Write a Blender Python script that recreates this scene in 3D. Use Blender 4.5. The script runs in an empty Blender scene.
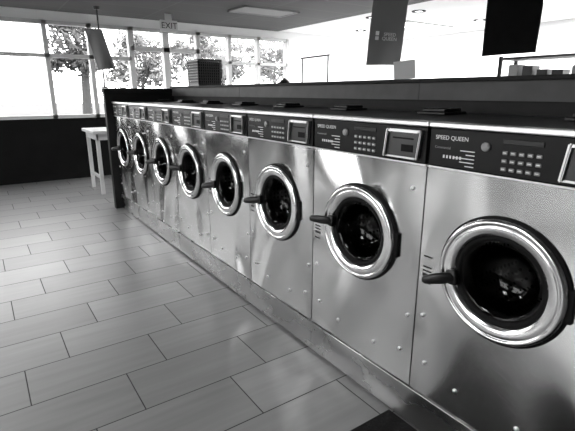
import bpy, bmesh, math, random
from mathutils import Vector, Matrix
random.seed(7)
S = bpy.context.scene
R = math.radians

# ------------------------------------------------------------------ materials
def new_mat(name):
    m = bpy.data.materials.new(name); m.use_nodes = True
    nt = m.node_tree
    return m, nt, nt.nodes["Principled BSDF"]

def simple(name, v, rough=0.5, metal=0.0, spec=0.5, noise=0.0, nscale=20.0, bump=0.0, coat=0.0):
    m, nt, b = new_mat(name)
    b.inputs["Base Color"].default_value = (v, v, v, 1)
    b.inputs["Roughness"].default_value = rough
    b.inputs["Metallic"].default_value = metal
    b.inputs["Specular IOR Level"].default_value = spec
    b.inputs["Coat Weight"].default_value = coat
    if noise > 0 or bump > 0:
        tc = nt.nodes.new("ShaderNodeTexCoord")
        n = nt.nodes.new("ShaderNodeTexNoise"); n.inputs["Scale"].default_value = nscale
        n.inputs["Detail"].default_value = 5
        nt.links.new(tc.outputs["Object"], n.inputs["Vector"])
        if noise > 0:
            r = nt.nodes.new("ShaderNodeMapRange")
            r.inputs["To Min"].default_value = max(v - noise, 0); r.inputs["To Max"].default_value = v + noise
            nt.links.new(n.outputs["Fac"], r.inputs["Value"])
            nt.links.new(r.outputs["Result"], b.inputs["Base Color"])
        if bump > 0:
            bp = nt.nodes.new("ShaderNodeBump"); bp.inputs["Strength"].default_value = bump
            bp.inputs["Distance"].default_value = 0.01
            nt.links.new(n.outputs["Fac"], bp.inputs["Height"])
            nt.links.new(bp.outputs["Normal"], b.inputs["Normal"])
    return m

def emis(name, v, s):
    m, nt, b = new_mat(name)
    b.inputs["Base Color"].default_value = (v, v, v, 1)
    b.inputs["Emission Color"].default_value = (1, 1, 1, 1)
    b.inputs["Emission Strength"].default_value = s
    return m

def steel(name, v=0.62, rough=0.2, scale=2.6, dist=0.03, stretch=(1, 1, 0.55)):
    m, nt, b = new_mat(name)
    b.inputs["Metallic"].default_value = 1
    b.inputs["Base Color"].default_value = (v, v, v, 1)
    tc = nt.nodes.new("ShaderNodeTexCoord")
    oi = nt.nodes.new("ShaderNodeObjectInfo")
    add = nt.nodes.new("ShaderNodeVectorMath"); add.operation = 'ADD'
    sc = nt.nodes.new("ShaderNodeVectorMath"); sc.operation = 'MULTIPLY'
    sc.inputs[1].default_value = (9.0, 5.0, 3.0)
    nt.links.new(oi.outputs["Location"], sc.inputs[0])
    nt.links.new(tc.outputs["Object"], add.inputs[0]); nt.links.new(sc.outputs[0], add.inputs[1])
    mp = nt.nodes.new("ShaderNodeMapping"); mp.inputs["Scale"].default_value = stretch
    nt.links.new(add.outputs[0], mp.inputs["Vector"])
    n = nt.nodes.new("ShaderNodeTexNoise"); n.inputs["Scale"].default_value = scale
    n.inputs["Detail"].default_value = 0.0; n.inputs["Distortion"].default_value = 0.7
    nt.links.new(mp.outputs[0], n.inputs["Vector"])
    bp = nt.nodes.new("ShaderNodeBump"); bp.inputs["Strength"].default_value = 1.0
    bp.inputs["Distance"].default_value = dist
    nt.links.new(n.outputs["Fac"], bp.inputs["Height"])
    nt.links.new(bp.outputs["Normal"], b.inputs["Normal"])
    n2 = nt.nodes.new("ShaderNodeTexNoise"); n2.inputs["Scale"].default_value = 7; n2.inputs["Detail"].default_value = 4
    nt.links.new(mp.outputs[0], n2.inputs["Vector"])
    r = nt.nodes.new("ShaderNodeMapRange")
    r.inputs["To Min"].default_value = rough * 0.8; r.inputs["To Max"].default_value = rough * 1.3
    nt.links.new(n2.outputs["Fac"], r.inputs["Value"]); nt.links.new(r.outputs["Result"], b.inputs["Roughness"])
    return m

M_steel = steel("stainless_steel", 0.70, 0.21, 2.2, 0.11, (1, 1, 0.6))
M_plinth = steel("plinth_steel", 0.50, 0.26, 3.0, 0.05, (1, 0.5, 1))
M_lid = simple("lid_steel", 0.75, 0.35, 1.0)
M_lidtop = simple("lid_top_dark", 0.05, 0.45, 0.0, 0.3, noise=0.01, nscale=10)
M_chrome = simple("chrome", 0.70, 0.2, 1.0)
M_black = simple("black_plastic", 0.010, 0.35, 0, 0.4)
M_panel = simple("black_panel_glass", 0.006, 0.35, 0, 0.2)
M_rubber = simple("black_rubber", 0.006, 0.7, 0, 0.15)
M_white = simple("white_print", 0.8, 0.5)
M_label = simple("grey_label", 0.25, 0.5)
M_vent = simple("grey_vent_paint", 0.30, 0.6)
M_coin = simple("coin_block_dark_steel", 0.07, 0.35, 1.0)
M_wall = simple("wall_paint_white", 0.88, 0.6, noise=0.02, nscale=3)
M_wallg = simple("wall_paint_grey", 0.15, 0.6, noise=0.02, nscale=3)
M_dado = simple("dado_dark_paint", 0.006, 0.7, 0, 0.1, noise=0.003, nscale=6)
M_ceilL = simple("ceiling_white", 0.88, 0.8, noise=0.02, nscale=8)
M_frame = simple("white_window_frame", 0.55, 0.4)
M_dark = simple("dark_laminate", 0.008, 0.6, 0, 0.25, noise=0.004, nscale=12)
M_ledge = simple("ledge_dark_wood", 0.055, 0.45, 0, 0.3, noise=0.02, nscale=9)
M_banner = simple("banner_cloth_grey", 0.20, 0.8, noise=0.015, nscale=6)
M_bannerd = simple("banner_cloth_black", 0.015, 0.9, 0, 0.1, noise=0.005, nscale=6)
M_table = simple("white_laminate", 0.6, 0.4)
M_sheet = simple("rubber_mat", 0.008, 0.8, 0, 0.2, bump=0.4, nscale=90)
M_asph = simple("asphalt", 0.11, 0.9, 0, 0.2, noise=0.03, nscale=2)
M_bark = simple("bark", 0.06, 0.9, noise=0.02, nscale=10, bump=0.5)
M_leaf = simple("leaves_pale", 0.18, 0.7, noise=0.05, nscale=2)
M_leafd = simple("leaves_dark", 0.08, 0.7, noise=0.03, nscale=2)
M_lamp = emis("lamp_diffuser", 0.9, 6.0)

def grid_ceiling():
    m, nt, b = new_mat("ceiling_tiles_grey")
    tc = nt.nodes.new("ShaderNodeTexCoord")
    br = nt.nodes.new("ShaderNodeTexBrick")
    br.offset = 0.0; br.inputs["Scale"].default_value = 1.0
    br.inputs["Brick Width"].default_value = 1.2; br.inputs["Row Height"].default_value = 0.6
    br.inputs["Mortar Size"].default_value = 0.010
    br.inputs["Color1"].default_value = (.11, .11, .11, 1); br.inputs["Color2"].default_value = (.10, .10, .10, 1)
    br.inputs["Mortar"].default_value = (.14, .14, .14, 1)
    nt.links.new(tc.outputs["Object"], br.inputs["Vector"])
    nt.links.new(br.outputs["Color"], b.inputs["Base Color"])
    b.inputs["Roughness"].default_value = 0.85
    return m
M_ceilD = grid_ceiling()

def floor_mat():
    m, nt, b = new_mat("floor_porcelain_plank_tile")
    L = nt.links
    def math_(op, a, c=None):
        n = nt.nodes.new("ShaderNodeMath"); n.operation = op
        if isinstance(a, (int, float)): n.inputs[0].default_value = a
        else: L.new(a, n.inputs[0])
        if c is not None:
            if isinstance(c, (int, float)): n.inputs[1].default_value = c
            else: L.new(c, n.inputs[1])
        return n.outputs[0]
    g = nt.nodes.new("ShaderNodeNewGeometry")
    sp = nt.nodes.new("ShaderNodeSeparateXYZ"); L.new(g.outputs["Position"], sp.inputs[0])
    TW, TH = 0.60, 0.303
    yr = math_('DIVIDE', math_('SUBTRACT', sp.outputs[1], 1.97), TH)
    row = math_('FLOOR', yr); fy = math_('FRACT', math_('ADD', yr, 100.0))
    xs = math_('SUBTRACT', math_('SUBTRACT', sp.outputs[0], 0.615), math_('MULTIPLY', row, 0.2))
    xr = math_('DIVIDE', xs, TW)
    col = math_('FLOOR', xr); fx = math_('FRACT', math_('ADD', xr, 100.0))
    dx = math_('MULTIPLY', math_('MINIMUM', fx, math_('SUBTRACT', 1.0, fx)), TW)
    dy = math_('MULTIPLY', math_('MINIMUM', fy, math_('SUBTRACT', 1.0, fy)), TH)
    d = math_('MINIMUM', dx, dy)
    mr = nt.nodes.new("ShaderNodeMapRange"); mr.interpolation_type = 'SMOOTHSTEP'
    mr.inputs["From Min"].default_value = 0.0012; mr.inputs["From Max"].default_value = 0.0036
    L.new(d, mr.inputs["Value"])
    tile = mr.outputs["Result"]
    cmb = nt.nodes.new("ShaderNodeCombineXYZ"); L.new(col, cmb.inputs[0]); L.new(row, cmb.inputs[1])
    wn = nt.nodes.new("ShaderNodeTexWhiteNoise"); wn.noise_dimensions = '3D'; L.new(cmb.outputs[0], wn.inputs["Vector"])
    cv = nt.nodes.new("ShaderNodeCombineXYZ")
    L.new(math_('MULTIPLY', sp.outputs[0], 2.0), cv.inputs[0])
    L.new(math_('MULTIPLY', sp.outputs[1], 22.0), cv.inputs[1])
    L.new(math_('MULTIPLY', wn.outputs["Value"], 40.0), cv.inputs[2])
    ns = nt.nodes.new("ShaderNodeTexNoise"); ns.inputs["Scale"].default_value = 1.0; ns.inputs["Detail"].default_value = 6
    L.new(cv.outputs[0], ns.inputs["Vector"])
    base = math_('ADD', math_('MULTIPLY', wn.outputs["Value"], 0.06), math_('ADD', math_('MULTIPLY', ns.outputs["Fac"], 0.12), 0.13))
    mx = nt.nodes.new("ShaderNodeMix"); mx.data_type = 'FLOAT'
    L.new(tile, mx.inputs[0]); mx.inputs[2].default_value = 0.012; L.new(base, mx.inputs[3])
    L.new(mx.outputs[0], b.inputs["Base Color"])
    rg = nt.nodes.new("ShaderNodeMix"); rg.data_type = 'FLOAT'
    L.new(tile, rg.inputs[0]); rg.inputs[2].default_value = 0.9
    L.new(math_('ADD', math_('MULTIPLY', ns.outputs["Fac"], 0.15), 0.27), rg.inputs[3])
    L.new(rg.outputs[0], b.inputs["Roughness"])
    b.inputs["Specular IOR Level"].default_value = 0.75
    bp = nt.nodes.new("ShaderNodeBump"); bp.inputs["Distance"].default_value = 0.002; bp.inputs["Strength"].default_value = 0.5
    L.new(tile, bp.inputs["Height"]); L.new(bp.outputs[0], b.inputs["Normal"])
    return m
M_floor = floor_mat()

def drum_mat():
    m, nt, b = new_mat("drum_perforated_steel")
    tc = nt.nodes.new("ShaderNodeTexCoord")
    v = nt.nodes.new("ShaderNodeTexVoronoi"); v.inputs["Scale"].default_value = 38; v.inputs["Randomness"].default_value = 0.15
    nt.links.new(tc.outputs["Object"], v.inputs["Vector"])
    r = nt.nodes.new("ShaderNodeMapRange")
    r.inputs["From Min"].default_value = 0.25; r.inputs["From Max"].default_value = 0.32
    r.inputs["To Min"].default_value = 0.0; r.inputs["To Max"].default_value = 0.11
    nt.links.new(v.outputs["Distance"], r.inputs["Value"]); nt.links.new(r.outputs["Result"], b.inputs["Base Color"])
    b.inputs["Metallic"].default_value = 1; b.inputs["Roughness"].default_value = 0.45
    return m
M_drum = drum_mat()

def glass_mat(name, tint, gl):
    m = bpy.data.materials.new(name); m.use_nodes = True
    nt = m.node_tree; nt.nodes.clear()
    o = nt.nodes.new("ShaderNodeOutputMaterial"); mx = nt.nodes.new("ShaderNodeMixShader")
    t = nt.nodes.new("ShaderNodeBsdfTransparent"); t.inputs[0].default_value = (tint, tint, tint, 1)
    g = nt.nodes.new("ShaderNodeBsdfGlossy"); g.inputs["Roughness"].default_value = 0.05
    mx.inputs[0].default_value = gl
    nt.links.new(t.outputs[0], mx.inputs[1]); nt.links.new(g.outputs[0], mx.inputs[2]); nt.links.new(mx.outputs[0], o.inputs[0])
    return m
M_glass = glass_mat("door_glass", 0.4, 0.025)
M_pane = glass_mat("window_pane", 0.96, 0.04)

# ------------------------------------------------------------------ mesh helpers
def link(name, data, mat=None, parent=None, loc=None, rot=None):
    o = bpy.data.objects.new(name, data)
    S.collection.objects.link(o)
    if mat is not None and hasattr(data, "materials") and len(data.materials) == 0: data.materials.append(mat)
    if parent: o.parent = parent
    if loc: o.location = loc
    if rot: o.rotation_euler = rot
    return o

def empty(name, loc=(0, 0, 0), rot=(0, 0, 0)):
    o = bpy.data.objects.new(name, None); S.collection.objects.link(o)
    o.location = loc; o.rotation_euler = rot; o.empty_display_size = 0.1
    return o

def mesh_from(bm, name, smooth=False):
    bmesh.ops.recalc_face_normals(bm, faces=bm.faces[:])
    me = bpy.data.meshes.new(name); bm.to_mesh(me); bm.free()
    if smooth:
        for p in me.polygons: p.use_smooth = True
    return me

def bbox(bm, x0, x1, y0, y1, z0, z1, bev=0.0, seg=2):
    r = bmesh.ops.create_cube(bm, size=1.0)
    vs = r["verts"]
    for v in vs:
        v.co = Vector(((x0 + x1) / 2 + v.co.x * (x1 - x0), (y0 + y1) / 2 + v.co.y * (y1 - y0), (z0 + z1) / 2 + v.co.z * (z1 - z0)))
    if bev > 0:
        es = list({e for v in vs for e in v.link_edges})
        bmesh.ops.bevel(bm, geom=es, offset=bev, segments=seg, affect='EDGES', profile=0.5)

def box_obj(name, dims, mat, parent=None, bev=0.0):
    bm = bmesh.new(); bbox(bm, *dims, bev=bev)
    return link(name, mesh_from(bm, name), mat, parent)

def boxes_obj(name, lst, mat, parent=None, bev=0.0, **k):
    bm = bmesh.new()
    for d in lst: bbox(bm, *d, bev=bev)
    return link(name, mesh_from(bm, name), mat, parent, **k)

def tube(bm, p0, p1, r0, r1=None, seg=12, cap=True):
    if r1 is None: r1 = r0
    p0 = Vector(p0); p1 = Vector(p1); d = p1 - p0
    q = d.to_track_quat('Z', 'Y')
    a = []; b = []
    for i in range(seg):
        t = 2 * math.pi * i / seg
        c = Vector((math.cos(t), math.sin(t), 0))
        a.append(bm.verts.new(p0 + q @ (c * r0))); b.append(bm.verts.new(p1 + q @ (c * r1)))
    for i in range(seg):
        j = (i + 1) % seg
        bm.faces.new((a[i], a[j], b[j], b[i]))
    if cap: bm.faces.new(a[::-1]); bm.faces.new(b)

def lathe_x(bm, prof, cy=0, cz=0, seg=64):
    rings = []
    for r, x in prof:
        if r < 1e-6:
            rings.append([bm.verts.new((x, cy, cz))])
        else:
            rings.append([bm.verts.new((x, cy + r * math.cos(2 * math.pi * i / seg), cz + r * math.sin(2 * math.pi * i / seg))) for i in range(seg)])
    for a, b in zip(rings[:-1], rings[1:]):
        for i in range(seg):
            j = (i + 1) % seg
            if len(a) == 1: bm.faces.new((a[0], b[j], b[i]))
            elif len(b) == 1: bm.faces.new((a[i], a[j], b[0]))
            else: bm.faces.new((a[i], a[j], b[j], b[i]))

# ------------------------------------------------------------------ camera
cam = bpy.data.cameras.new("camera"); co = bpy.data.objects.new("camera", cam); S.collection.objects.link(co)
co.location = (0, 0, 1.30); co.rotation_euler = (R(90 - 15.4), 0, R(-34.5))
cam.sensor_width = 36; cam.lens = 445 / 575 * 36; cam.clip_start = 0.02
S.camera = co

# ------------------------------------------------------------------ room
X0, X1, Y0, Y1, H = -3.6, 8.0, -3.0, 7.6, 2.43
box_obj("floor", (X0, X1, Y0, Y1, -0.1, 0), M_floor)
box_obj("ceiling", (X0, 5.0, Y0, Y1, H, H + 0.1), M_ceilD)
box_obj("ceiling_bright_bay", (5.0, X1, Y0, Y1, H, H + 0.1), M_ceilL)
box_obj("wall_right", (X1, X1 + 0.15, Y0, Y1, 0, H), M_wall)
box_obj("wall_back", (X0, X1, Y0 - 0.15, Y0, 0, H), M_wallg)
WL = [(-3.0, 0.5), (2.2, 3.0), (5.6, 7.6)]  # unseen left wall, kept dark with openings shaped for the steel's reflections
boxes_obj("wall_left", [(X0 - .15, X0, a, b, 0, H) for a, b in WL] + [(X0 - .15, X0, Y0, Y1, 0, .45), (X0 - .15, X0, Y0, Y1, 2.2, H)], M_wallg)
SILL, TOP = 0.93, 2.30
box_obj("wall_far", (5.25, X1, Y1, Y1 + 0.15, 0, H), M_wall)
boxes_obj("wall_far_header", [(X0, 5.25, Y1, Y1 + .15, TOP, H)], M_wall)
boxes_obj("wall_far_dado", [(X0, 2.2, Y1, Y1 + .15, 0, SILL), (3.36, 5.25, Y1, Y1 + .15, 0, SILL)], M_dado)
mull = [-3.5, -2.6, -1.7, -0.8, 0.1, 1.0, 1.6, 2.2, 2.78, 3.36, 3.95, 4.55, 5.2]
for k in range(len(mull) - 1):
    a, b = mull[k], mull[k + 1]
    if 2.1 < a < 3.3: continue
    w = empty("window_%d" % (k + 1), ((a + b) / 2, Y1, 0)); hw = (b - a) / 2
    boxes_obj("frame", [(-hw, -hw + .03, -.03, .08, SILL, TOP), (hw - .03, hw, -.03, .08, SILL, TOP),
                        (-hw, hw, -.03, .08, SILL, SILL + .05), (-hw, hw, -.03, .08, TOP - .05, TOP),
                        (-hw, hw, -.03, .08, 1.80, 1.85)], M_frame, w)
    box_obj("pane", (-hw + .03, hw - .03, .03, .036, SILL + .05, TOP - .05), M_pane, w)
for k, (a, b) in enumerate([(2.2, 2.78), (2.78, 3.36)]):
    w = empty("door_%d" % (k + 1), ((a + b) / 2, Y1, 0)); hw = (b - a) / 2
    boxes_obj("frame", [(-hw, -hw + .05, -.03, .08, 0, TOP), (hw - .05, hw, -.03, .08, 0, TOP),
                        (-hw, hw, -.03, .08, 0, .2), (-hw, hw, -.03, .08, TOP - .05, TOP),
                        (-hw, hw, -.03, .08, 1.95, 2.02)], M_frame, w)
    box_obj("pane", (-hw + .05, hw - .05, .03, .036, .2, TOP - .05), M_pane, w)
    s = 1 if k == 0 else -1
    bm = bmesh.new(); tube(bm, (s * (hw - .08), -.07, .8), (s * (hw - .08), -.07, 1.2), .012)
    link("pull_bar", mesh_from(bm, "pull"), M_chrome, w)
for k, (a, b) in enumerate([(0.5, 2.2), (3.0, 5.6)]):  # added windows out of view, bright shapes for the washers to reflect
    w = empty("window_%d" % (20 + k), (X0 - .08, (a + b) / 2, 0)); hw = (b - a) / 2
    boxes_obj("frame", [(-.04, .06, -hw, -hw + .04, .45, 2.2), (-.04, .06, hw - .04, hw, .45, 2.2), (-.04, .06, -.02, .02, .45, 2.2),
                        (-.04, .06, -hw, hw, .45, .5), (-.04, .06, -hw, hw, 2.15, 2.2)], M_frame, w)
    box_obj("pane", (0, .006, -hw + .04, hw - .04, .5, 2.15), M_pane, w)
box_obj("baseboard_right", (X1 - .015, X1, Y0, Y1, 0, .1), M_dado)
box_obj("baseboard_left", (X0, X0 + .015, Y0, Y1, 0, .1), M_dado)

# ------------------------------------------------------------------ outside
box_obj("ground_outside", (-40, 60, Y1 + .15, 70, -0.15, -0.1), M_asph)
box_obj("ground_side", (-40, X0 - .16, -30, Y1 + .15, -0.15, -0.1), M_asph)
def tree(x, y, h, cr, n=1800, ls=0.22, mat=None):
    t = empty("tree", (x, y, -0.085))
    bm = bmesh.new(); tube(bm, (0, 0, 0), (0.1, 0, h * .5), .16, .1)
    for i in range(6):
        a = i * 1.05
        tube(bm, (0.1, 0, h * (.38 + .02 * i)), (cr * .6 * math.cos(a), cr * .6 * math.sin(a), h * .72), .06, .02, 8)
    link("trunk", mesh_from(bm, "trunk"), M_bark, t)
    bm = bmesh.new()
    cl = [(Vector((random.uniform(-1, 1) * cr * .7, random.uniform(-1, 1) * cr * .7, h * random.uniform(.45, .9))), cr * random.uniform(.3, .55)) for _ in range(14)]
    for i in range(n):
        c, rr = random.choice(cl)
        d = Vector((random.gauss(0, 1), random.gauss(0, 1), random.gauss(0, .8))).normalized() * rr * random.random() ** .4
        p = c + d
        u = Vector((random.gauss(0, 1), random.gauss(0, 1), random.gauss(0, 1))).normalized()
        w = u.orthogonal().normalized()
        s = ls * random.uniform(.5, 1)
        bm.faces.new([bm.verts.new(p + u * s), bm.verts.new(p + w * s * .5), bm.verts.new(p - u * s), bm.verts.new(p - w * s * .5)])
    link("foliage", mesh_from(bm, "foliage"), mat or M_leaf, t)
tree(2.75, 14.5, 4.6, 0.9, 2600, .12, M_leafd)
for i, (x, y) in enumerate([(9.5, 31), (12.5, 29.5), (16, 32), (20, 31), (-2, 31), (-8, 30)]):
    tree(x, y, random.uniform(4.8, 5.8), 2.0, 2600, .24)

# ------------------------------------------------------------------ washers
PX = 1.273; PZ = 0.167; WH = 1.04; DC = 0.565; HW = 0.303; DY = .006
def build_washer_meshes():
    P = []
    bm = bmesh.new()
    bbox(bm, 0.02, 0.66, -HW + .002, -HW + .012, 0, 1.02)
    bbox(bm, 0.02, 0.66, HW - .012, HW - .002, 0, 1.02)
    bbox(bm, 0.65, 0.66, -HW + .012, HW - .012, 0, 1.02)
    bbox(bm, 0.02, 0.65, -HW + .012, HW - .012, 0, .01)
    P.append(("cabinet", mesh_from(bm, "cabinet"), M_steel))
    bm = bmesh.new()
    z0, z1, w = 0.004, 0.885, HW - .003
    R0 = .185
    N = 96; angs = [2 * math.pi * i / N for i in range(N)]
    corners = [math.atan2(z - DC, y) % (2 * math.pi) for y, z in ((w, z0), (w, z1), (-w, z0), (-w, z1))]
    angs = sorted(angs + corners)
    def edge(a):
        c, s = math.cos(a), math.sin(a)
        t = 1e9
        if abs(c) > 1e-9: t = min(t, w / abs(c))
        if s > 1e-9: t = min(t, (z1 - DC) / s)
        if s < -1e-9: t = min(t, (DC - z0) / -s)
        return t
    K = 5; rings = []
    for k in range(K + 1):
        f = k / K
        ring = []
        for a in angs:
            r = R0 * (1 - f) + edge(a) * f
            ring.append(bm.verts.new((0.0, r * math.cos(a), DC + r * math.sin(a))))
        rings.append(ring)
    lip = [bm.verts.new((0.03, v.co.y, v.co.z)) for v in rings[-1]]
    inn = [bm.verts.new((0.03, v.co.y, v.co.z)) for v in rings[0]]
    rings.append(lip); rings.insert(0, inn)
    n = len(angs)
    for a, b in zip(rings[:-1], rings[1:]):
        for i in range(n):
            j = (i + 1) % n
            bm.faces.new((a[i], a[j], b[j], b[i]))
    P.append(("front_panel", mesh_from(bm, "front_panel"), M_steel))
    bm = bmesh.new(); bbox(bm, -0.012, 0.035, -HW + .002, HW - .002, 1.022, 1.04, .004)
    P.append(("lid_front_edge", mesh_from(bm, "lid_front_edge"), M_lid))
    bm = bmesh.new(); bbox(bm, 0.037, 0.665, -HW + .002, HW - .002, 1.022, 1.038, .003)
    P.append(("top_lid", mesh_from(bm, "top_lid"), M_lidtop))
    bm = bmesh.new(); bbox(bm, -0.004, 0.03, -HW + .003, HW - .003, .887, .892)
    P.append(("trim_strip", mesh_from(bm, "trim_strip"), M_lid))
    bm = bmesh.new(); bbox(bm, -0.006, 0.03, -HW + .006, HW - .006, .893, 1.02, .004)
    P.append(("control_fascia", mesh_from(bm, "control_fascia"), M_panel))
    # door assembly
    bm = bmesh.new(); lathe_x(bm, [(.208, 0.002), (.208, -.006), (.205, -.009), (.196, -.009), (.194, 0.0)], DY, DC)
    P.append(("door_seal_rim", mesh_from(bm, "rim", True), M_rubber))
    bm = bmesh.new(); lathe_x(bm, [(.185, .03), (.199, 0.0), (.200, -.016), (.197, -.022), (.191, -.025), (.186, -.025), (.183, -.022), (.181, -.020),
                                  (.177, -.022), (.170, -.023), (.160, -.021), (.150, -.017), (.1455, -.011), (.144, 0.0), (.144, .03)], DY, DC, 96)
    P.append(("door_ring", mesh_from(bm, "door_ring", True), M_chrome))
    bm = bmesh.new(); lathe_x(bm, [(.1455, -.009), (.139, -.011), (.131, -.008), (.127, 0.002), (.125, .05), (.147, .06), (.20, .061)], DY, DC)
    P.append(("door_gasket", mesh_from(bm, "gasket", True), M_rubber))
    bm = bmesh.new(); lathe_x(bm, [(.129, -.002), (.120, -.003), (.108, 0.014), (.096, .05), (.08, .075), (.05, .088), (0, .092)], DY, DC)
    P.append(("door_glass", mesh_from(bm, "glass", True), M_glass))
    bm = bmesh.new(); lathe_x(bm, [(.235, .065), (.235, .50), (.22, .52), (0.06, .54), (.05, .50), (0, .49)], DY, DC, 48)
    for a in (0.4, 2.5, 4.6):
        c, s = math.cos(a), math.sin(a)
        tube(bm, (.07, DY + .215 * c, DC + .215 * s), (.50, DY + .215 * c, DC + .215 * s), .028, .02, 8)
    P.append(("drum", mesh_from(bm, "drum", True), M_drum))
    bm = bmesh.new()
    pts = [(-.018, .140, .0, .015, .010), (-.034, .158, .0, .019, .012), (-.052, .182, -.002, .020, .011), (-.066, .205, -.004, .018, .010), (-.076, .226, -.007, .015, .008), (-.078, .234, -.008, .009, .004)]
    prev = None; sg = 12
    for i, (x, y, z, hz, th) in enumerate(pts):
        p = Vector((x, y, z))
        nx = Vector(pts[min(i + 1, 5)][:3]) - Vector(pts[max(i - 1, 0)][:3]); nx.z = 0; nx.normalize()
        nn = Vector((-nx.y, nx.x, 0))
        ring = [bm.verts.new(p + Vector((0, 0, 1)) * hz * math.cos(2 * math.pi * j / sg) + nn * th * math.sin(2 * math.pi * j / sg)) for j in range(sg)]
        if prev:
            for j in range(sg): bm.faces.new((prev[j], prev[(j + 1) % sg], ring[(j + 1) % sg], ring[j]))
        else: bm.faces.new(ring)
        prev = ring
    bm.faces.new(prev)
    bbox(bm, -.034, -.012, .136, .168, -.026, .026, .006)
    P.append(("door_handle", mesh_from(bm, "handle", True), M_black))
    bm = bmesh.new(); bbox(bm, -.012, .0, -.208, -.186, DC - .05, DC + .05, .004)
    P.append(("door_hinge", mesh_from(bm, "hinge"), M_rubber))
    bm = bmesh.new()
    for y, z in [(.245, .14), (.11, .10), (-.11, .10), (-.245, .14), (-.25, .80), (-.27, .30), (.27, .33)]:
        lathe_x(bm, [(.008, .001), (.008, -.003), (.005, -.005), (0, -.0065)], y, z, 16)
    P.append(("dome_screws", mesh_from(bm, "screws", True), M_lid))
    bm = bmesh.new()
    def prism(y0, y1, z0, z1, sh, x0, x1, bev=0):
        vs = []
        for x in (x0, x1):
            for y, z, s in ((y0, z0, 0), (y1, z0, 0), (y1, z1, sh), (y0, z1, sh)):
                vs.append(bm.verts.new((x, y + s, z)))
        F = [(0, 1, 2, 3), (7, 6, 5, 4), (0, 4, 5, 1), (1, 5, 6, 2), (2, 6, 7, 3), (3, 7, 4, 0)]
        fs = [bm.faces.new([vs[i] for i in f]) for f in F]
        if bev: bmesh.ops.bevel(bm, geom=list({e for f in fs for e in f.edges}), offset=bev, segments=2, affect='EDGES')
    prism(-.272, -.135, .998, 1.008, -.012, -.028, -.004, .003)
    prism(-.262, -.125, .905, .911, 0, -.020, -.004, .002)
    prism(-.272, -.265, .905, 1.008, -.012, -.024, -.004, .003)
    prism(-.131, -.122, .905, 1.008, -.012, -.028, -.004, .003)
    P.append(("coin_bezel", mesh_from(bm, "coin_bezel"), M_lid))
    bm = bmesh.new()
    prism(-.264, -.132, .911, .998, -.010, -.016, -.004, .003)
    P.append(("coin_slot_block", mesh_from(bm, "coin_block"), M_coin))
    bm = bmesh.new()
    prism(-.25, -.16, .974, .979, 0, -.018, -.015); prism(-.25, -.20, .93, .955, 0, -.018, -.015)
    P.append(("coin_slit", mesh_from(bm, "slit"), M_rubber))
    bm = bmesh.new()
    for r in range(3):
        for c in range(5):
            y = .035 - c * .024; z = .915 + r * .024
            bbox(bm, -.010, -.004, y - .008, y + .008, z - .0055, z + .0055, .0015, 1)
    P.append(("cycle_buttons", mesh_from(bm, "buttons"), M_label))
    bm = bmesh.new()
    for r in range(3):
        for c in range(5):
            y = .035 - c * .024; z = .915 + r * .024
            bbox(bm, -.0108, -.0098, y - .005, y + .005, z - .001, z + .002)
    for i in range(5):
        z = .905 + i * .012
        bbox(bm, -.0072, -.0055, .13, .13 + .03 + .02 * (i % 3), z, z + .003)
    for i in range(6):
        bbox(bm, -.0072, -.0055, .235 - i * .012, .241 - i * .012, .925, .935)
    P.append(("button_legends", mesh_from(bm, "legends"), M_white))
    bm = bmesh.new()
    lathe_x(bm, [(.014, -.005), (.014, -.012), (.011, -.014), (0, -.014)], .095, .975, 24)
    P.append(("status_knob", mesh_from(bm, "knob", True), M_label))
    bm = bmesh.new(); bbox(bm, -.009, -.004, -.07, .045, .988, 1.004, .002)
    P.append(("display_window", mesh_from(bm, "display"), M_black))
    bm = bmesh.new()
    for z, h in ((.62, .006), (.605, .006), (.585, .012), (.56, .006), (.66, .006)):
        bbox(bm, -.0012, 0, .250, .285, z - .1, z - .1 + h)
    P.append(("warning_stickers", mesh_from(bm, "stickers"), M_black))
    bm = bmesh.new()
    bbox(bm, .40, .56, -.07, .07, 1.04, 1.052, .003); bbox(bm, .42, .54, -.055, .055, 1.052, 1.066, .004)
    P.append(("soap_dispenser", mesh_from(bm, "soap"), M_black))
    return P
PARTS = build_washer_meshes()
def text_data(s, size, mat, ext=0.0003):
    c = bpy.data.curves.new("lettering", 'FONT'); c.body = s; c.size = size; c.extrude = ext
    c.materials.append(mat); return c
T1 = text_data("SPEED QUEEN", .019, M_white)
T2 = text_data("Commercial", .012, M_label)

edges = [-0.88, -0.26, 0.365, 0.992, 1.633, 2.25, 2.83, 3.44, 4.04, 4.63, 5.24]
turn = [0, 0, 12, -6, 4, 8, -3, 5, 0, 6]
for i in range(len(edges) - 1):
    a, b = edges[i], edges[i + 1]
    wsh = empty("washing_machine", (PX, (a + b) / 2, PZ))
    wsh.scale = (1, (b - a) / (2 * HW), 1)
    for nm, me, mt in PARTS:
        o = link(nm, me, mt, wsh)
        if nm == "door_handle":
            o.location = (0, 0, DC); o.rotation_euler = (R(-turn[i]), 0, 0)
    link("brand_lettering", T1, None, wsh, (-.0065, .275, .985), (R(90), 0, R(-90)))
    link("model_lettering", T2, None, wsh, (-.0065, .275, .955), (R(90), 0, R(-90)))

bm = bmesh.new()
segs = [-0.88, 0.37, 1.63, 2.83, 4.04, 5.24]
for a, b in zip(segs[:-1], segs[1:]):
    bbox(bm, PX - .006, PX + .66, a + .0015, b - .0015, 0.012, PZ - .002, .002)
link("washer_plinth", mesh_from(bm, "washer_plinth"), M_plinth)

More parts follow.
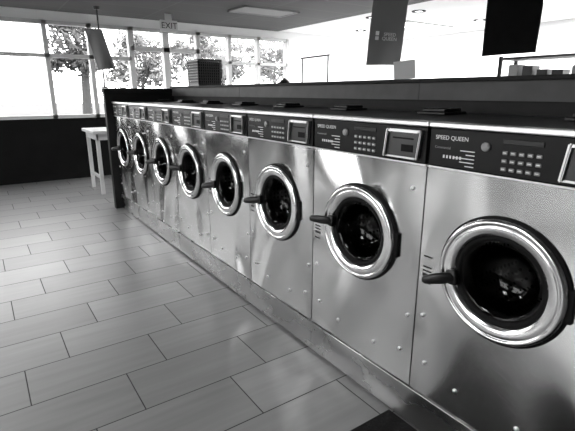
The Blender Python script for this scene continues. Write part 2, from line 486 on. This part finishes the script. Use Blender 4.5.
# bulkhead
bk = empty("bulkhead_counter", (0, 0, 0))
bx0, bx1, be = 1.96, 2.52, 5.34
boxes_obj("core", [(bx0 + .02, bx1, -1.2, be, 0, 1.29)], M_dark, bk)
boxes_obj("end_panel", [(1.20, bx1, 5.26, 5.34, 0, 1.30)], M_dark, bk, bev=.003)
bm = bmesh.new()
for a, b in ((-1.2, .55), (.553, 1.62), (1.623, 3.6), (3.603, 5.26)):
    bbox(bm, bx0, bx0 + .02, a, b, 1.265, 1.352)
link("fascia", mesh_from(bm, "fascia"), M_ledge, bk)
boxes_obj("counter_top", [(bx0 - .02, bx1 + .02, -1.2, 5.26, 1.352, 1.372), (1.19, bx1 + .02, 5.25, 5.35, 1.30, 1.35)], M_dark, bk, bev=.003)

boxes_obj("rubber_floor_mat", [(0.72, 1.26, -.4, 1.075, 0.0005, .010)], M_sheet, bev=.003)  # thin dark sheet laid on the floor beside the plinth

# ------------------------------------------------------------------ laundry basket on counter
def crate(x0, x1, y0, y1, z0, z1):
    c = empty("laundry_basket", ((x0 + x1) / 2, (y0 + y1) / 2, z0))
    hx, hy, h = (x1 - x0) / 2, (y1 - y0) / 2, z1 - z0
    L = []
    t = .005
    nz = 9
    for k in range(nz + 1):
        z = (h - .022) * k / nz
        th = .022 if k in (0, nz) else .008
        L += [(-hx, hx, -hy - t, -hy + t, z, z + th), (-hx, hx, hy - t, hy + t, z, z + th), (-hx - t, -hx + t, -hy, hy, z, z + th), (hx - t, hx + t, -hy, hy, z, z + th)]
    n = 11
    for i in range(n + 1):
        x = -hx + 2 * hx * i / n; y = -hy + 2 * hy * i / n
        L += [(x - .004, x + .004, -hy - .004, -hy + .004, 0, h), (x - .004, x + .004, hy - .004, hy + .004, 0, h),
              (-hx - .004, -hx + .004, y - .004, y + .004, 0, h), (hx - .004, hx + .004, y - .004, y + .004, 0, h)]
    L.append((-hx, hx, -hy, hy, 0, .006))
    boxes_obj("lattice", L, M_coin, c)
    boxes_obj("dark_liner", [(-hx + .012, hx - .012, -hy + .012, hy - .012, .008, h - .03)], M_rubber, c, bev=.01)
crate(2.10, 2.38, 4.78, 5.08, 1.3722, 1.66)

fp = empty("flag_pole", (1.22, 5.30, 1.3505))
bm = bmesh.new(); tube(bm, (0, 0, 0.001), (0, 0, .80), .009); tube(bm, (0, 0, 0.001), (0, 0, .015), .035); tube(bm, (0, 0, .79), (0, 0, .82), .030, .036, 20)
link("pole", mesh_from(bm, "pole"), M_black, fp)
def cloth(name, w, h, mat, amp=.02, waves=2.0, nx=24, ny=30, skew=0.0, parent=None, taper=0):
    bm = bmesh.new(); g = []
    for j in range(ny + 1):
        v = j / ny; row = []
        for i in range(nx + 1):
            u = i / nx
            d = amp * v * math.sin(u * waves * 2 * math.pi + v * 2) + amp * .5 * math.sin(v * 5 + u * 2)
            x = (u - .5) * w * (1 - taper * v) + skew * v
            row.append(bm.verts.new((x, d, -v * h + .03 * u * v)))
        g.append(row)
    for j in range(ny):
        for i in range(nx): bm.faces.new((g[j][i], g[j][i + 1], g[j + 1][i + 1], g[j + 1][i]))
    me = mesh_from(bm, name, True); o = link(name, me, mat, parent)
    s = o.modifiers.new("thickness", 'SOLIDIFY'); s.thickness = .002
    return o
f = cloth("flag", .17, .42, M_banner, .03, 1.2, skew=.10, parent=fp); f.location = (-.06, -.01, .60); f.rotation_euler = (0, R(0), R(-20))

def banner(x, y, w, zbot, mat, rz, roll, txt):
    e = empty("hanging_banner", (x, y, H))
    o = cloth("cloth", w, H - .06 - zbot, mat, .012, 1.0, parent=e); o.location = (0, 0, -.06)
    bm = bmesh.new(); tube(bm, (-w / 2 - .02, 0, -.06), (w / 2 + .02, 0, -.06), .01)
    tube(bm, (-w * .4, 0, -.06), (-w * .4, 0, 0), .002, seg=6); tube(bm, (w * .4, 0, -.06), (w * .4, 0, 0), .002, seg=6)
    link("hanging_rod", mesh_from(bm, "rod"), M_black, e)
    e.rotation_euler = (0, R(roll), R(rz))
    if txt:
        t = text_data(txt, .052, M_white, .0005); t.align_x = 'CENTER'; t.space_line = .9
        link("lettering", t, None, e, (.03, -.035, -.50), (R(90), 0, 0))
        bm = bmesh.new()
        bbox(bm, -.135, -.095, -.034, -.032, -.50, -.455); bbox(bm, -.135, -.095, -.034, -.032, -.55, -.51)
        link("logo", mesh_from(bm, "logo"), M_white, e)
    return e
banner(4.10, 3.88, .40, 1.60, M_banner, -34, 4, "SPEED\nQUEEN")
banner(3.62, 2.12, .42, 1.585, M_bannerd, -40, 0, "")

cs = empty("counter_card_sign", (2.08, 1.83, 1.372), (0, R(0), R(-50)))
o = boxes_obj("card", [(-.06, .06, -.002, .002, 0.004, 0.108)], M_white, cs); o.rotation_euler = (R(-8), R(-6), 0)
boxes_obj("stand", [(-.05, .05, 0, .05, 0.001, .005)], M_frame, cs)

tb = empty("folding_table", (0, 0, 0))
boxes_obj("table_top", [(1.20, 2.5, 6.1, 6.8, .79, .83)], M_table, tb, bev=.006)
boxes_obj("legs", [(x, x + .045, y, y + .045, 0.0, .79) for x in (1.24, 2.4) for y in (6.14, 6.71)] + [(1.24, 2.445, 6.15, 6.17, .71, .79), (1.25, 1.27, 6.14, 6.75, .71, .79), (1.25, 1.27, 6.14, 6.75, .2, .24)], M_table, tb)

ex = empty("exit_sign", (2.59, 6.9, 2.26))
boxes_obj("housing", [(-.13, .13, -.025, .025, -.08, .08)], M_table, ex, bev=.005)
boxes_obj("bracket", [(-.05, .05, -.01, .01, .08, H - 2.26)], M_table, ex)
t = text_data("EXIT", .12, M_black, .001); t.align_x = 'CENTER'; t.align_y = 'CENTER'
link("lettering", t, None, ex, (0, -.027, 0), (R(90), 0, 0))

def cart(x, y, rz):
    c = empty("laundry_cart", (x, y, 0), (0, 0, R(rz)))
    bm = bmesh.new(); r = .011
    w, d = .24, .34
    top = .82; bot = .38
    for z, s in ((top, 1), (bot, .85), (.6, .92)):
        P = [(-w * s, -d * s, z), (w * s, -d * s, z), (w * s, d * s, z), (-w * s, d * s, z)]
        for i in range(4): tube(bm, P[i], P[(i + 1) % 4], r if z == top else .006, seg=8)
    n = 8
    for i in range(n + 1):
        f = -1 + 2 * i / n
        for s in (-1, 1):
            tube(bm, (f * w, s * d, top), (f * w * .85, s * d * .85, bot), .003, seg=6)
            tube(bm, (s * w, f * d, top), (s * w * .85, f * d * .85, bot), .003, seg=6)
        tube(bm, (f * w * .85, -d * .85, bot), (f * w * .85, d * .85, bot), .003, seg=6)
    for s in (-1, 1):
        tube(bm, (0, s * d, .15), (0, s * d, 1.80), r, seg=10)
        for q in (-1, 1):
            tube(bm, (q * w * .85, s * d * .85, bot), (q * w, s * d, .12), .01, seg=8)
            tube(bm, (q * w - .012, s * d, .05), (q * w + .012, s * d, .05), .05, seg=16)
            tube(bm, (q * w, s * d, .05), (q * w, s * d, .13), .012, seg=8)
        tube(bm, (-w, s * d, .14), (w, s * d, .14), r, seg=8)
    tube(bm, (0, -d - .03, 1.80), (0, d + .03, 1.80), r, seg=10)
    link("wire_frame", mesh_from(bm, "cart"), M_black, c)
cart(4.15, 5.35, -5)

bn = empty("trash_can", (4.10, 6.05, 0))
def lathe_z(bm, prof, seg=32):
    rings = []
    for r, z in prof:
        rings.append([bm.verts.new((r * math.cos(2 * math.pi * i / seg), r * math.sin(2 * math.pi * i / seg), z)) for i in range(seg)] if r > 1e-6 else [bm.verts.new((0, 0, z))])
    for a, b in zip(rings[:-1], rings[1:]):
        for i in range(seg):
            j = (i + 1) % seg
            if len(a) == 1: bm.faces.new((a[0], b[i], b[j]))
            elif len(b) == 1: bm.faces.new((a[i], a[j], b[0]))
            else: bm.faces.new((a[i], a[j], b[j], b[i]))
bm = bmesh.new(); lathe_z(bm, [(0, 0), (.17, 0), (.2, .9), (.21, .9), (.21, .94), (.19, 1.0)]); link("bin_body", mesh_from(bm, "bin", True), M_dark, bn)
bm = bmesh.new(); lathe_z(bm, [(.19, 1.0), (.19, 1.25), (.13, 1.38), (.07, 1.48), (0, 1.53)]); link("dome_lid", mesh_from(bm, "lid", True), M_black, bn)

sh = empty("shelving_unit", (6.3, 3.25, 0))
L = []
for y in (-.55, .55):
    for x in (0, .4): L.append((x - .02, x + .02, y - .02, y + .02, 0, 1.80))
for z in (.3, .7, 1.1, 1.45, 1.75): L.append((-.015, .415, -.55, .55, z, z + .03))
boxes_obj("rack", L, M_dark, sh)
bm = bmesh.new(); bm2 = bmesh.new()
for z in (.33, .73, 1.13, 1.48):
    for i in range(5):
        y = -.42 + i * .20
        b = bm if random.random() < .6 else bm2
        if random.random() < .5:
            hh = random.uniform(.14, .22); r = random.uniform(.05, .07)
            tube(b, (.12, y, z), (.12, y, z + hh * .75), r); tube(b, (.12, y, z + hh * .75), (.12, y, z + hh * .88), r, r * .4); tube(b, (.12, y, z + hh * .88), (.12, y, z + hh), r * .4)
        else:
            bbox(b, .05, .25, y - .07, y + .07, z, z + random.uniform(.1, .22), .005)
link("detergent_packs_dark", mesh_from(bm, "b1"), M_black, sh); link("detergent_packs_light", mesh_from(bm2, "b2"), M_label, sh)

def downlight(x, y):
    e = empty("recessed_downlight", (x, y, H))
    bm = bmesh.new(); lathe_z(bm, [(.06, -.001), (.06, -.012), (.095, -.012), (.10, -.001)]); link("trim_ring", mesh_from(bm, "tr", True), M_dark, e)
    bm = bmesh.new(); lathe_z(bm, [(0, -.004), (.06, -.004)]); link("diffuser", mesh_from(bm, "df"), M_lamp, e)
for p in [(5.46, 4.63), (5.3, 5.4), (6.9, 4.6), (7.2, 5.6), (6.2, 6.6)]: downlight(*p)
def ceiling_panel(x, y, power, w=1.2, d=.6, em=True):
    e = empty("ceiling_troffer" if em else "ceiling_vent", (x, y, H))
    boxes_obj("housing", [(-w / 2, w / 2, -d / 2, -d / 2 + .03, -.02, 0), (-w / 2, w / 2, d / 2 - .03, d / 2, -.02, 0), (-w / 2, -w / 2 + .03, -d / 2, d / 2, -.02, 0), (w / 2 - .03, w / 2, -d / 2, d / 2, -.02, 0)], M_frame if em else M_vent, e)
    box_obj("diffuser", (-w / 2 + .03, w / 2 - .03, -d / 2 + .03, d / 2 - .03, -.012, -.004), M_lamp if em else M_vent, e)
    if power:
        l = bpy.data.lights.new("lamp", 'AREA'); l.shape = 'RECTANGLE'; l.size = w - .1; l.size_y = d - .1; l.energy = power
        lo = bpy.data.objects.new("lamp", l); S.collection.objects.link(lo); lo.parent = e; lo.location = (0, 0, -.035)
ceiling_panel(3.64, 5.9, 0, em=False, w=.9, d=.5)
ceiling_panel(6.6, 3.0, 230); ceiling_panel(6.6, 5.6, 260); ceiling_panel(6.6, .4, 150)  # lamps added to brighten the right side, no such fittings known
ceiling_panel(-1.2, 1.2, 35); ceiling_panel(-1.2, 4.5, 35)  # unseen lamps, likewise added, lifting the light on the left side

w = bpy.data.worlds.new("world"); S.world = w; w.use_nodes = True
bg = w.node_tree.nodes["Background"]; bg.inputs[0].default_value = (1, 1, 1, 1); bg.inputs[1].default_value = 7.5

S.view_settings.view_transform = 'Standard'
try: S.view_settings.look = 'None'
except Exception: pass
